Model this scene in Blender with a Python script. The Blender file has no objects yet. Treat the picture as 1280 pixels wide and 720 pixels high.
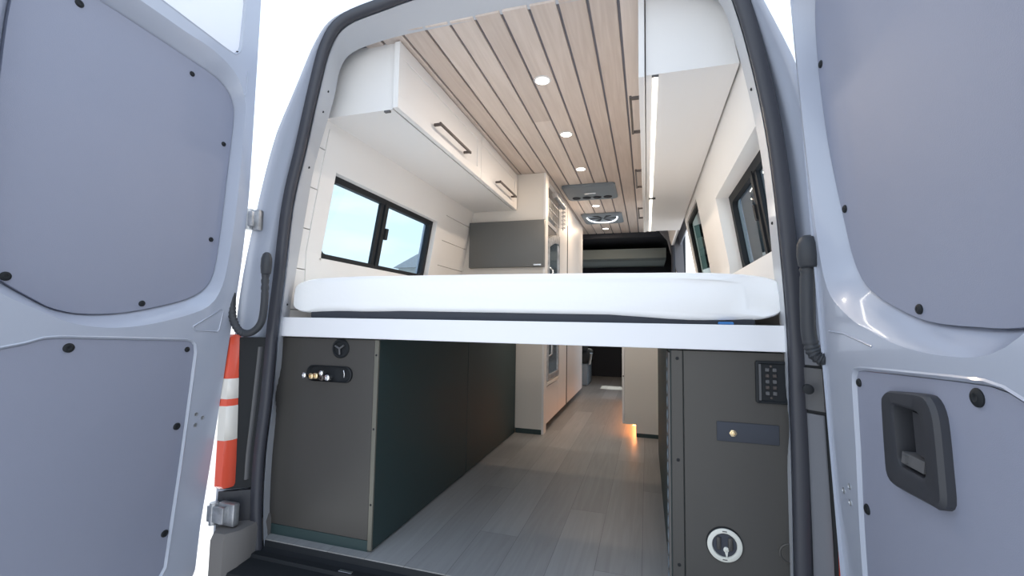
import bpy, bmesh, math, random
from mathutils import Vector, Matrix
random.seed(7)
C = bpy.context.scene.collection
sc = bpy.context.scene
XC = 0.02

# ------------------------------------------------------------------ materials
def mat(name, col, rough=0.5, metal=0.0, coat=0.0, bump=0.0, bscale=200, var=0.0, vscale=6, spec=0.5, emit=None, estr=0.0, sheen=0.0):
    m = bpy.data.materials.new(name); m.use_nodes = True
    nt = m.node_tree; b = nt.nodes['Principled BSDF']
    b.inputs['Base Color'].default_value = (*col, 1)
    b.inputs['Roughness'].default_value = rough
    b.inputs['Metallic'].default_value = metal
    b.inputs['Coat Weight'].default_value = coat
    b.inputs['Coat Roughness'].default_value = 0.08
    b.inputs['Specular IOR Level'].default_value = spec
    b.inputs['Sheen Weight'].default_value = sheen
    if emit:
        b.inputs['Emission Color'].default_value = (*emit, 1); b.inputs['Emission Strength'].default_value = estr
    tc = nt.nodes.new('ShaderNodeTexCoord')
    if var > 0:
        n = nt.nodes.new('ShaderNodeTexNoise'); n.inputs['Scale'].default_value = vscale; n.inputs['Detail'].default_value = 4
        nt.links.new(tc.outputs['Object'], n.inputs['Vector'])
        r = nt.nodes.new('ShaderNodeValToRGB')
        r.color_ramp.elements[0].color = (*[max(0, c*(1-var)) for c in col], 1)
        r.color_ramp.elements[1].color = (*[min(1, c*(1+var)) for c in col], 1)
        r.color_ramp.elements[0].position = .3; r.color_ramp.elements[1].position = .7
        nt.links.new(n.outputs['Fac'], r.inputs['Fac']); nt.links.new(r.outputs['Color'], b.inputs['Base Color'])
    if bump > 0:
        n = nt.nodes.new('ShaderNodeTexNoise'); n.inputs['Scale'].default_value = bscale; n.inputs['Detail'].default_value = 3
        nt.links.new(tc.outputs['Object'], n.inputs['Vector'])
        bp = nt.nodes.new('ShaderNodeBump'); bp.inputs['Strength'].default_value = bump; bp.inputs['Distance'].default_value = 0.002
        nt.links.new(n.outputs['Fac'], bp.inputs['Height']); nt.links.new(bp.outputs['Normal'], b.inputs['Normal'])
    return m

def wood(name, cols, plank_w, plank_l, rough, x0=0.0, gap=0.0, grain=1.0, bumpy=0.15):
    """boards running along y: per-board tone, streaky grain"""
    m = bpy.data.materials.new(name); m.use_nodes = True
    nt = m.node_tree; b = nt.nodes['Principled BSDF']; L = nt.links.new
    tc = nt.nodes.new('ShaderNodeTexCoord'); sp = nt.nodes.new('ShaderNodeSeparateXYZ'); L(tc.outputs['Object'], sp.inputs[0])
    def mth(op, a, v=None):
        n = nt.nodes.new('ShaderNodeMath'); n.operation = op
        for i, q in enumerate((a, v)):
            if q is None: continue
            if isinstance(q, (int, float)): n.inputs[i].default_value = q
            else: L(q, n.inputs[i])
        return n.outputs[0]
    xs = mth('DIVIDE', mth('SUBTRACT', sp.outputs['X'], x0), plank_w)
    ix = mth('FLOOR', xs)
    ys = mth('ADD', mth('DIVIDE', sp.outputs['Y'], plank_l), mth('MULTIPLY', ix, 0.37))
    iy = mth('FLOOR', ys)
    cb = nt.nodes.new('ShaderNodeCombineXYZ'); L(ix, cb.inputs[0]); L(iy, cb.inputs[1])
    wn = nt.nodes.new('ShaderNodeTexWhiteNoise'); wn.noise_dimensions = '3D'; L(cb.outputs[0], wn.inputs['Vector'])
    mp = nt.nodes.new('ShaderNodeMapping'); mp.inputs['Scale'].default_value = (38, 2.2, 38)
    off = nt.nodes.new('ShaderNodeVectorMath'); off.operation = 'MULTIPLY_ADD'
    off.inputs[1].default_value = (3, 7, 0); L(cb.outputs[0], off.inputs[0]); L(tc.outputs['Object'], off.inputs[2])
    L(off.outputs[0], mp.inputs['Vector'])
    ns = nt.nodes.new('ShaderNodeTexNoise'); ns.inputs['Scale'].default_value = 1.0; ns.inputs['Detail'].default_value = 6; ns.inputs['Distortion'].default_value = 1.2
    L(mp.outputs[0], ns.inputs['Vector'])
    f = mth('ADD', mth('MULTIPLY', wn.outputs['Value'], 0.45), mth('MULTIPLY', ns.outputs['Fac'], 0.6*grain))
    r = nt.nodes.new('ShaderNodeValToRGB')
    r.color_ramp.elements[0].color = (*cols[0], 1); r.color_ramp.elements[0].position = 0.15
    r.color_ramp.elements[1].color = (*cols[1], 1); r.color_ramp.elements[1].position = 0.85
    L(f, r.inputs['Fac'])
    out = r.outputs['Color']
    if gap > 0:
        fx = mth('FRACT', xs); fy = mth('FRACT', ys)
        ex = mth('LESS_THAN', mth('MULTIPLY', fx, plank_w), gap); ey = mth('LESS_THAN', mth('MULTIPLY', fy, plank_l), gap)
        g = mth('MAXIMUM', ex, ey)
        mx = nt.nodes.new('ShaderNodeMix'); mx.data_type = 'RGBA'; L(mth('MULTIPLY', g, 0.55), mx.inputs[0]); L(out, mx.inputs[6])
        mx.inputs[7].default_value = (*[c*0.35 for c in cols[0]], 1); out = mx.outputs[2]
    L(out, b.inputs['Base Color']); b.inputs['Roughness'].default_value = rough
    bp = nt.nodes.new('ShaderNodeBump'); bp.inputs['Strength'].default_value = bumpy; bp.inputs['Distance'].default_value = 0.002
    L(ns.outputs['Fac'], bp.inputs['Height']); L(bp.outputs['Normal'], b.inputs['Normal'])
    return m

def glass(name, tint, gloss=0.08):
    m = bpy.data.materials.new(name); m.use_nodes = True
    nt = m.node_tree; nt.nodes.clear(); L = nt.links.new
    o = nt.nodes.new('ShaderNodeOutputMaterial'); t = nt.nodes.new('ShaderNodeBsdfTransparent'); t.inputs[0].default_value = (*tint, 1)
    g = nt.nodes.new('ShaderNodeBsdfGlossy'); g.inputs['Roughness'].default_value = 0.02
    lw = nt.nodes.new('ShaderNodeLayerWeight'); lw.inputs[0].default_value = .5
    p5 = nt.nodes.new('ShaderNodeMath'); p5.operation = 'POWER'; p5.inputs[1].default_value = 5; L(lw.outputs['Facing'], p5.inputs[0])
    fr = nt.nodes.new('ShaderNodeMath'); fr.operation = 'MULTIPLY_ADD'; fr.inputs[1].default_value = .8; fr.inputs[2].default_value = .035; L(p5.outputs[0], fr.inputs[0])
    mx = nt.nodes.new('ShaderNodeMixShader'); L(fr.outputs[0], mx.inputs[0]); L(t.outputs[0], mx.inputs[1]); L(g.outputs[0], mx.inputs[2]); L(mx.outputs[0], o.inputs[0])
    return m

M = {}
M['paint'] = mat('grey_blue_paint', (.405, .438, .525), .3, coat=.5)
M['paint_in'] = mat('inner_flange_paint', (.50, .515, .55), .4, coat=.2)
M['panel'] = mat('grey_door_panel', (.262, .280, .362), .55, bump=.12, bscale=500)
M['panel_white'] = mat('white_door_panel', (.80, .82, .90), .5)
M['rubber'] = mat('black_rubber', (.035, .038, .045), .55)
M['rubber_grey'] = mat('weatherstrip_rubber', (.042, .044, .056), .45)
M['black'] = mat('black_plastic', (.012, .014, .017), .6, spec=.3)
M['handle'] = mat('charcoal_plastic', (.035, .037, .045), .5, bump=.1, bscale=700)
M['grey_plastic'] = mat('dark_grey_plastic', (.10, .10, .105), .55)
M['bumper'] = mat('bumper_plastic', (.16, .15, .145), .6, bump=.15, bscale=300)
M['white'] = mat('white_wall_paint', (.80, .775, .75), .55)
M['whitep'] = mat('white_cabinet', (.78, .765, .755), .4)
M['cream'] = mat('cream_panel', (.70, .66, .61), .5)
M['rail'] = mat('white_rail', (.84, .84, .87), .4)
M['groove'] = mat('groove_shadow', (.30, .28, .27), .8)
M['seam'] = mat('ceiling_seam', (.24, .24, .28), .8)
M['fabric'] = mat('white_cotton', (.95, .945, .945), .85, bump=.25, bscale=60, sheen=.2)
M['under'] = mat('dark_pad', (.05, .055, .07), .85, bump=.2, bscale=400)
M['blue'] = mat('blue_tag', (.05, .22, .55), .6)
M['boxblack'] = mat('black_laminate', (.058, .054, .050), .36, bump=.08, bscale=900)
M['boxside'] = mat('black_laminate_flare_tint', (.026, .050, .052), .55)  # black laminate; the green lift is lens-flare haze put into the colour
M['edge'] = mat('edge_trim', (.16, .155, .13), .35, metal=.3)
M['bronze'] = mat('dark_bronze', (.10, .085, .08), .4, metal=.6)
M['chrome'] = mat('chrome', (.75, .75, .76), .18, metal=1)
M['steel'] = mat('brushed_steel', (.45, .46, .48), .4, metal=.8, var=.3, vscale=30)
M['brass'] = mat('brass', (.75, .60, .38), .25, metal=1)
M['red'] = mat('red_lens', (.82, .11, .06), .15, coat=.8, spec=.6)
M['clear'] = mat('clear_lens', (.78, .74, .68), .15, coat=.8)
M['offwhite'] = mat('offwhite_ring', (.72, .72, .66), .4)
M['vent'] = mat('blue_grey_vent', (.19, .23, .27), .5)
M['fridge'] = mat('fridge_glass', (.11, .15, .19), .12, coat=.5)
M['dpanel'] = mat('dark_grey_panel', (.115, .12, .12), .38)
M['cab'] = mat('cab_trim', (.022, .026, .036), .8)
M['cab_light'] = mat('cab_shelf', (.16, .19, .19), .7)
M['seat'] = mat('seat_fabric', (.03, .033, .038), .85, bump=.3, bscale=300)
M['pillar'] = mat('pillar_trim_shaded_paint', (.15, .155, .175), .7)
M['lamp'] = mat('lamp_lens', (1, .95, .88), .4, emit=(1, .93, .84), estr=9)
M['led'] = mat('led_diffuser', (1, .97, .9), .4, emit=(1, .93, .80), estr=3.5)
M['warm'] = mat('warm_led', (1, .6, .3), .4, emit=(1, .36, .12), estr=8)
M['ring'] = mat('ring_light', (1, 1, 1), .4, emit=(.9, .95, 1), estr=1.2)
M['ceil'] = wood('whitewashed_pine', ((.52, .43, .375), (.80, .71, .65)), .1025, 9, .45, x0=-.306, grain=1.0)
M['floor'] = wood('grey_oak_vinyl', ((.225, .222, .222), (.37, .37, .372)), .15, 1.22, .38, x0=.03, gap=.002, grain=1.1, bumpy=.08)
M['ground'] = mat('pale_concrete', (.62, .60, .57), .9, var=.12, vscale=.6)
M['glass'] = glass('tinted_glass', (.50, .64, .73))
M['glass_dark'] = glass('privacy_glass', (.06, .10, .09))
M['wind'] = glass('windscreen_glass', (.8, .86, .86))
M['house'] = mat('house_siding', (.42, .43, .43), .8, var=.1, vscale=3)
M['roof'] = mat('roof_shingle', (.30, .30, .31), .9, var=.2, vscale=8)
M['beige'] = mat('beige_trim', (.60, .57, .52), .6)

# ------------------------------------------------------------------ helpers
def finish(name, bm, m, parent=None, smooth=35, tri=False):
    bmesh.ops.remove_doubles(bm, verts=bm.verts, dist=1e-6)
    bmesh.ops.recalc_face_normals(bm, faces=bm.faces)
    me = bpy.data.meshes.new(name)
    loc = Vector((0, 0, 0))
    if parent is None and len(bm.verts):
        xs = [v.co.x for v in bm.verts]; ys = [v.co.y for v in bm.verts]; zs = [v.co.z for v in bm.verts]
        loc = Vector(((min(xs)+max(xs))/2, (min(ys)+max(ys))/2, min(zs)))
    else:
        loc = Vector((0, 0, 0))
    off = Vector((0, 0, 0))
    o = bpy.data.objects.new(name, me); C.objects.link(o)
    keep = m if isinstance(m, (list, tuple)) else [m]
    wood_like = any(k in (M['ceil'], M['floor']) for k in keep)
    if parent is None and not wood_like:
        bmesh.ops.translate(bm, verts=bm.verts, vec=-loc); o.location = loc
    bm.to_mesh(me); bm.free()
    for k in keep: me.materials.append(k)
    if smooth:
        for p in me.polygons: p.use_smooth = True
        me.set_sharp_from_angle(angle=math.radians(smooth))
    if parent is not None:
        o.parent = parent
        base = parent.location if parent.parent is None else Vector((0, 0, 0))
        o.matrix_parent_inverse = Matrix.Translation(-base)
    return o

def thing(name, label, cat, loc, group=None):
    o = bpy.data.objects.new(name, None); C.objects.link(o); o.location = loc; o.empty_display_size = .1
    return tag(o, label, cat, group)
def tag(o, label, cat, group=None):
    o['label'] = label; o['category'] = cat
    if group: o['group'] = group
    return o
def struct(o): o['kind'] = 'structure'; return o
def lab(o, t): o['label'] = t; return o

def box(bm, lo, hi, bev=0.0, seg=2):
    x0, y0, z0 = lo; x1, y1, z1 = hi
    vs = [bm.verts.new(p) for p in ((x0,y0,z0),(x1,y0,z0),(x1,y1,z0),(x0,y1,z0),(x0,y0,z1),(x1,y0,z1),(x1,y1,z1),(x0,y1,z1))]
    fs = [bm.faces.new([vs[i] for i in f]) for f in ((0,3,2,1),(4,5,6,7),(0,1,5,4),(1,2,6,5),(2,3,7,6),(3,0,4,7))]
    if bev > 0:
        es = list({e for f in fs for e in f.edges})
        bmesh.ops.bevel(bm, geom=es, offset=bev, segments=seg, affect='EDGES', profile=.5)
def hexa(bm, pts):
    vs = [bm.verts.new(p) for p in pts]
    for f in ((0,3,2,1),(4,5,6,7),(0,1,5,4),(1,2,6,5),(2,3,7,6),(3,0,4,7)): bm.faces.new([vs[i] for i in f])
def loft(bm, rows, closed=False, cap=False):
    V = [[bm.verts.new(p) for p in r] for r in rows]
    n = len(V[0])
    for a, b in zip(V[:-1], V[1:]):
        for i in range(n if closed else n-1):
            j = (i+1) % n
            try: bm.faces.new((a[i], a[j], b[j], b[i]))
            except ValueError: pass
    if cap and closed:
        bm.faces.new(V[0][::-1]); bm.faces.new(V[-1])
    return V
def tube(bm, pts, r, n=10, cap=True, rings=None):
    pts = [Vector(p) for p in pts]; rows = []
    ref = Vector((0, 0, 1))
    t0 = (pts[1]-pts[0]).normalized()
    if abs(t0.dot(ref)) > .9: ref = Vector((1, 0, 0))
    u = t0.cross(ref).normalized()
    for i, p in enumerate(pts):
        t = (pts[min(i+1, len(pts)-1)]-pts[max(i-1, 0)]).normalized()
        u = (u - t*u.dot(t)).normalized(); v = t.cross(u)
        rr = r[i] if isinstance(r, (list, tuple)) else r
        rows.append([p + (u*math.cos(a)+v*math.sin(a))*rr for a in [2*math.pi*k/n for k in range(n)]])
    loft(bm, rows, closed=True, cap=cap)
def lathe(bm, c, axis, prof, n=28, cap=True):
    """prof: list of (radius, height along axis)"""
    c = Vector(c); ax = Vector(axis).normalized(); ref = Vector((0, 0, 1)) if abs(ax.z) < .9 else Vector((1, 0, 0))
    u = ax.cross(ref).normalized(); v = ax.cross(u)
    rows = [[c + ax*h + (u*math.cos(2*math.pi*k/n)+v*math.sin(2*math.pi*k/n))*max(r, 1e-5) for k in range(n)] for r, h in prof]
    loft(bm, rows, closed=True, cap=cap)
def prism(bm, poly, a, b, f):
    """poly of 2D points, extruded from depth a to b; f(u,v,d)->xyz"""
    A = [bm.verts.new(f(u, v, a)) for u, v in poly]; B = [bm.verts.new(f(u, v, b)) for u, v in poly]
    n = len(poly)
    bm.faces.new(A); bm.faces.new(B[::-1])
    for i in range(n): bm.faces.new((A[i], B[i], B[(i+1) % n], A[(i+1) % n]))
def rrect(u0, v0, u1, v1, r, n=5):
    o = []
    for cx, cy, a0 in ((u1-r, v1-r, 0), (u0+r, v1-r, 90), (u0+r, v0+r, 180), (u1-r, v0+r, 270)):
        for k in range(n+1):
            a = math.radians(a0+90*k/n); o.append((cx+r*math.cos(a), cy+r*math.sin(a)))
    return o
def spline(P, n=6, closed=True):
    out = []; N = len(P)
    rng = range(N) if closed else range(N-1)
    for i in rng:
        if closed: p0, p1, p2, p3 = P[i-1], P[i], P[(i+1) % N], P[(i+2) % N]
        else: p0, p1, p2, p3 = P[max(i-1, 0)], P[i], P[i+1], P[min(i+2, N-1)]
        for k in range(n):
            t = k/n
            out.append(tuple(.5*(2*b+(c-a)*t+(2*a-5*b+4*c-d)*t*t+(3*b-a-3*c+d)*t**3) for a, b, c, d in zip(p0, p1, p2, p3)))
    if not closed: out.append(tuple(P[-1]))
    return out
def interp(z, zs, xs):
    if z <= zs[0]: return xs[0]
    for a, b, c, d in zip(zs[:-1], zs[1:], xs[:-1], xs[1:]):
        if z <= b: return c+(d-c)*(z-a)/(b-a)
    return xs[-1]
def smoothf(zs, xs, w=.12):
    def F(z): return sum(interp(z+w*k/4, zs, xs) for k in range(-4, 5))/9
    return F

# ------------------------------------------------------------------ walls with windows
WZ = [-.7, 1.0, 1.09, 1.45, 1.64, 1.95]; WX = [.88, .88, .88, .82, .785, .725]
def wl(z): return -interp(z, WZ, WX)
def wr(z): return interp(z, WZ, WX)+.01
def cells(bm, F, out, zb, yb, holes, t0, t1, inset=0.0):
    """solid slabs following the wall profile F(z); t0/t1 distance outwards; cells inside a hole are skipped"""
    for z0, z1 in zip(zb[:-1], zb[1:]):
        for y0, y1 in zip(yb[:-1], yb[1:]):
            zc, yc = (z0+z1)/2, (y0+y1)/2
            if any(h[0] < yc < h[1] and h[2] < zc < h[3] for h in holes): continue
            a, b = F(z0+inset), F(z1-inset); za, zb2 = z0+inset, z1-inset
            hexa(bm, [(a+out*t0, y0, za), (a+out*t1, y0, za), (a+out*t1, y1, za), (a+out*t0, y1, za),
                      (b+out*t0, y0, zb2), (b+out*t1, y0, zb2), (b+out*t1, y1, zb2), (b+out*t0, y1, zb2)])
def ys_zs(y0, y1, z0, z1, holes, extra=()):
    yy = sorted({y0, y1, *[h[0] for h in holes], *[h[1] for h in holes]}); zz = sorted({z0, z1, *[h[2] for h in holes], *[h[3] for h in holes], *extra})
    return [y for y in yy if y0 <= y <= y1], [z for z in zz if z0 <= z <= z1]
HL = [(1.61, 2.625, 1.065, 1.462)]
HR = [(1.50, 2.36, 1.04, 1.44), (2.98, 3.66, 1.06, 1.60), (3.74, 5.535, .05, 1.72)]
bends = [.0, .55, 1.0, 1.09, 1.2, 1.3, 1.45, 1.64]
def make_wall(name, F, out, holes, y0, y1, flat):
    bm = bmesh.new()
    # shiplap boards, 0.17 m apart
    z = -.0075; zs = []
    planks = []
    while z < 1.93: planks.append((z, min(z+.17, 1.93))); z += .17
    for a, b in planks:
        zz = sorted({a, b, *[q for q in bends if a+.01 < q < b-.01], *[q for h in holes for q in h[2:] if a < q < b]})
        yy = sorted({y0, y1, *[h[0] for h in holes], *[h[1] for h in holes], flat[0], flat[1]})
        yy = [y for y in yy if y0 <= y <= y1]
        for k, (p, q) in enumerate(zip(zz[:-1], zz[1:])):
            for c, d in zip(yy[:-1], yy[1:]):
                zc, yc = (p+q)/2, (c+d)/2
                if any(h[0] < yc < h[1] and h[2] < zc < h[3] for h in holes): continue
                g0 = .0018 if k == 0 else 0; g1 = .0018 if k == len(zz)-2 else 0
                if flat[0] <= yc <= flat[1] and flat[2] < zc < flat[3]: g0 = g1 = 0
                X0, X1 = F(p), F(q)
                hexa(bm, [(X0, c, p+g0), (X0+out*.014, c, p+g0), (X0+out*.014, d, p+g0), (X0, d, p+g0),
                          (X1, c, q-g1), (X1+out*.014, c, q-g1), (X1+out*.014, d, q-g1), (X1, d, q-g1)])
    struct(finish(name, bm, M['white'], smooth=0))
    bm = bmesh.new()
    yy, zz = ys_zs(y0, y1, -.02, 1.95, holes, bends)
    cells(bm, F, out, zz, yy, holes, .0145, .03)
    o = struct(finish('trim_backing_'+name[5:], bm, M['groove'], smooth=0))
make_wall('wall_left', wl, -1, HL, 1.45, 5.55, (1.535, 2.72, .9, 1.66))
make_wall('wall_right', wr, 1, HR, 1.47, 5.55, (1.46, 2.9, .9, 1.66))

def surround(name, F, out, hole, m0, m1, mz0, mz1, depth):
    bm = bmesh.new()
    y0, y1, z0, z1 = hole
    big = [(y0, y1, z0, z1)]
    yy, zz = ys_zs(y0-m0, y1+m1, z0-mz0, z1+mz1, big, [q for q in bends if z0-mz0 < q < z1+mz1])
    cells(bm, F, out, zz, yy, big, -.004, 0.0)
    # jamb lining of the opening
    zb = sorted({z0, z1, *[q for q in bends if z0 < q < z1]})
    for a, b in zip(zb[:-1], zb[1:]):
        for ya, yb in ((y0, y0+.008), (y1-.008, y1)):
            hexa(bm, [(F(a)-out*.004, ya, a), (F(a)+out*depth, ya, a), (F(a)+out*depth, yb, a), (F(a)-out*.004, yb, a),
                      (F(b)-out*.004, ya, b), (F(b)+out*depth, ya, b), (F(b)+out*depth, yb, b), (F(b)-out*.004, yb, b)])
    for za, zb2 in ((z0, z0+.008), (z1-.008, z1)):
        hexa(bm, [(F(za)-out*.004, y0, za), (F(za)+out*depth, y0, za), (F(za)+out*depth, y1, za), (F(za)-out*.004, y1, za),
                  (F(zb2)-out*.004, y0, zb2), (F(zb2)+out*depth, y0, zb2), (F(zb2)+out*depth, y1, zb2), (F(zb2)-out*.004, y1, zb2)])
    return struct(finish(name, bm, M['white'], smooth=0))
surround('trim_window_left', wl, -1, HL[0], .08, .10, .14, .15, .06)
surround('trim_window_right', wr, 1, HR[0], .0, .12, .14, .18, .10)

def window(n, F, out, hole, dep, fw, split, gm, pane_labels=True):
    y0, y1, z0, z1 = hole
    def f(y, z, d): return (F(z)+out*(dep+d), y, z)
    outer = rrect(y0, z0, y1, z1, .03, 4)
    def frame_ring(bm, o, i, d0, d1):
        A = [f(*p, d0) for p in o]; B = [f(*p, d0) for p in i]; Cc = [f(*p, d1) for p in i]; D = [f(*p, d1) for p in o]
        V = [[bm.verts.new(q) for q in r] for r in (A, B, Cc, D)]
        k = len(o)
        for a, b in ((0, 1), (1, 2), (2, 3), (3, 0)):
            for j in range(k): bm.faces.new((V[a][j], V[a][(j+1) % k], V[b][(j+1) % k], V[b][j]))
    bm = bmesh.new()
    frame_ring(bm, outer, rrect(y0+fw, z0+fw, y1-fw, z1-fw, .035, 4), 0, .025)
    root = struct(finish('window_%d' % n, bm, M['black'], smooth=30))
    def child(name, bm, m):
        o = finish(name, bm, m, smooth=30)
        o.parent = root; o.matrix_parent_inverse = Matrix.Translation(-root.location); return o
    if split:
        bm = bmesh.new()
        for a, b, d0, d1 in ((split-.022, split+.004, .003, .02), (split+.012, split+.042, -.004, .012)):
            hexa(bm, [f(a, z0+fw*.8, d0), f(a, z0+fw*.8, d1), f(b, z0+fw*.8, d1), f(b, z0+fw*.8, d0), f(a, z1-fw*.8, d0), f(a, z1-fw*.8, d1), f(b, z1-fw*.8, d1), f(b, z1-fw*.8, d0)])
        child('window_stile', bm, M['black'])
        bm = bmesh.new(); zc = (z0+z1)/2+.01
        a, b = split+.042, split+.066
        hexa(bm, [f(a, zc-.03, -.012), f(a, zc-.03, .004), f(b, zc-.03, .004), f(b, zc-.03, -.012), f(a, zc+.03, -.012), f(a, zc+.03, .004), f(b, zc+.03, .004), f(b, zc+.03, -.012)])
        child('window_latch', bm, M['black'])
    bm = bmesh.new()
    spans = [(y0+fw*.9, split), (split, y1-fw*.9)] if split else [(y0+fw*.9, y1-fw*.9)]
    for k, (a, b) in enumerate(spans):
        bm = bmesh.new(); d = .014+.005*k
        loft(bm, [[f(a, z, d), f(b, z, d)] for z in (z0+fw*.9, (z0+z1)/2, z1-fw*.9)])
        child('window_pane', bm, gm)
    return root
window(1, wl, -1, HL[0], .028, .036, 2.055, M['glass'])
window(2, wr, 1, HR[0], .055, .045, 1.86, M['glass'])
window(3, wr, 1, HR[1], .01, .02, None, M['glass_dark'])

# ------------------------------------------------------------------ floor, ceiling, ground
bm = bmesh.new(); box(bm, (-.89, 1.36, -.03), (.90, 7.2, 0)); struct(finish('floor', bm, M['floor'], smooth=0))
bm = bmesh.new()
xs = [-.60, -.5110, -.4085]+[-.306+.1025*k for k in range(9)]+[.62]
for a, b in zip(xs[:-1], xs[1:]): box(bm, (a+.0052, 1.44, 1.92), (b-.0052, 5.60, 1.932), .0015, 1)
struct(finish('ceiling', bm, M['ceil'], smooth=0))
bm = bmesh.new(); box(bm, (-.66, 1.45, 1.9325), (.70, 5.62, 1.96)); struct(finish('trim_ceiling_backing', bm, M['seam'], smooth=0))
bm = bmesh.new(); box(bm, (-90, -60, -.75), (90, 130, -.62)); struct(finish('ground', bm, M['ground'], smooth=0))

# ------------------------------------------------------------------ van body around the rear opening
SL = [(-.83,-.06),(-.846,.108),(-.847,.30),(-.832,.478),(-.828,.56),(-.823,.66),(-.819,.764),(-.802,.965),(-.78,1.238),(-.734,1.451),(-.684,1.69),(-.643,1.838),(-.576,1.912),(-.415,1.942),(-.30,1.958)]
OL = [(-.985,-.06),(-.985,.108),(-.98,.3),(-.968,.478),(-.96,.56),(-.952,.64),(-.945,.72),(-.922,.96),(-.868,1.24),(-.822,1.43),(-.743,1.67),(-.683,1.846),(-.611,1.934),(-.433,1.970),(-.315,1.991)]
FL = [(-.892,-.06),(-.892,.10),(-.893,.235),(-.893,.40),(-.914,.475),(-.876,.60),(-.875,.825),(-.858,.97),(-.823,1.22),(-.789,1.433),(-.714,1.69),(-.688,1.82),(-.631,1.882),(-.485,1.909),(-.36,1.916)]
SR = [(.853,-.06),(.855,.108),(.857,.3),(.858,.5),(.857,.58),(.857,.68),(.856,.79),(.848,.965),(.829,1.238),(.802,1.451),(.755,1.69),(.705,1.84),(.63,1.915),(.46,1.945),(.34,1.96)]
OR = [(.985,-.06),(.985,.108),(.98,.3),(.97,.478),(.966,.58),(.96,.67),(.955,.764),(.945,.965),(.925,1.24),(.885,1.454),(.810,1.69),(.75,1.85),(.66,1.93),(.48,1.970),(.36,1.991)]
FR = [(.875,-.06),(.870,.10),(.868,.235),(.869,.37),(.886,.46),(.870,.60),(.868,.81),(.856,.965),(.838,1.24),(.812,1.45),(.765,1.69),(.72,1.83),(.64,1.885),(.485,1.911),(.36,1.918)]
def path(l, r, mid): return spline(l, 4, False) + [mid] + spline(r, 4, False)[::-1]
S = path(SL, SR, (XC, 1.975)); O = path(OL, OR, (XC, 2.005)); Fl = path(FL, FR, (XC, 1.922))
van = thing('van_body', 'grey-blue van body framing the open rear doorway, with black weatherstrip', 'van', (XC, 1.3, -.62))
bm = bmesh.new()
jprof = [(0.0, 1.352), (.27, 1.335), (.64, 1.30), (1.0, 1.274)]
prof = [(0.0, 1.352), (.33, 1.388), (.42, 1.392), (.45, 1.378), (.50, 1.374), (.60, 1.352), (.64, 1.332), (.69, 1.327), (.83, 1.297), (.88, 1.277), (1.0, 1.27)]
def lift(y, z):   # the gutter gets shallower towards the roof
    k = interp(z, [1.5, 1.85, 1.95], [0, .45, .6]); return y+(1.352-y)*k
rows = [[(s[0]+(o[0]-s[0])*t, lift(y, o[1]), s[1]+(o[1]-s[1])*t) for s, o in zip(S, O)] for t, y in prof]
def outw(p, d):
    v = Vector((p[0]-XC, (p[1]-.9)*1.0)); v.normalize()
    if p[1] < 1.2: v = Vector((math.copysign(1, p[0]-XC), 0))
    return (p[0]+v.x*d, p[1]+v.y*d)
for d, y in ((.010, 1.30), (.016, 1.335)): rows.append([(outw(o, d)[0], lift(y, o[1]), outw(o, d)[1]) for o in O])
def side_pt(o):
    z = o[1]+(.03 if o[1] > 1.8 else 0)
    if o[1] > 1.9: return (o[0]*1.12, 1.60, z+.03)
    return ((wl(z)-.09 if o[0] < 0 else wr(z)+.10), 1.60, z)
rows.append([side_pt(o) for o in O])
loft(bm, rows)
finish('rear_frame', bm, M['paint'], van, smooth=50)
bm = bmesh.new()
loft(bm, [[(s[0], 1.348, s[1]) for s in S], [(s[0]+(f[0]-s[0])*.12, 1.362, s[1]+(f[1]-s[1])*.12) for s, f in zip(S, Fl)], [(f[0], 1.455, f[1]) for f in Fl], [(outw(f, .03)[0], 1.46, outw(f, .03)[1]) for f in Fl]])
finish('inner_flange', bm, M['paint_in'], van, smooth=40)
bm = bmesh.new()
n = 12
rows = []
for i, (s, o) in enumerate(zip(S, O)):
    d = Vector((o[0]-s[0], o[1]-s[1])); 
    a, b = S[max(i-1, 0)], S[min(i+1, len(S)-1)]
    tn = Vector((b[0]-a[0], b[1]-a[1])).normalized(); nn = Vector((-tn.y, tn.x))
    if nn.dot(Vector((s[0]-XC, s[1]-.9))) < 0: nn = -nn
    c = Vector((s[0], s[1]))+nn*.0195
    rows.append([(c.x+nn.x*math.cos(k*2*math.pi/n)*.0205, 1.335+math.sin(k*2*math.pi/n)*(.019 if k % 3 else .014), c.y+nn.y*math.cos(k*2*math.pi/n)*.0205) for k in range(n)])
loft(bm, rows, closed=True, cap=True)
lab(finish('weatherstrip', bm, M['rubber_grey'], van, smooth=60), 'dark rubber door seal around the opening')
# screw holes in the inner flange
def flange_pt(side, z, t):
    Ss, Ff = (SL, FL) if side < 0 else (SR, FR)
    xs = interp(z, [p[1] for p in Ss], [p[0] for p in Ss]); xf = interp(z, [p[1] for p in Ff], [p[0] for p in Ff])
    return Vector((xs+(xf-xs)*t, 1.348+.107*t, z))
for side in (-1, 1):
    for z in ((1.70, 1.62, 1.40, .86, .62, .42, .1) if side < 0 else (1.5, 1.1, .62)):
        bm = bmesh.new(); p = flange_pt(side, z, .5); lathe(bm, p, (-side, -.35, 0), [(.0, -.004), (.0045, -.003), (.0045, .0015), (0, .0018)], 10); finish('flange_hole', bm, M['black'], van)
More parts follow.
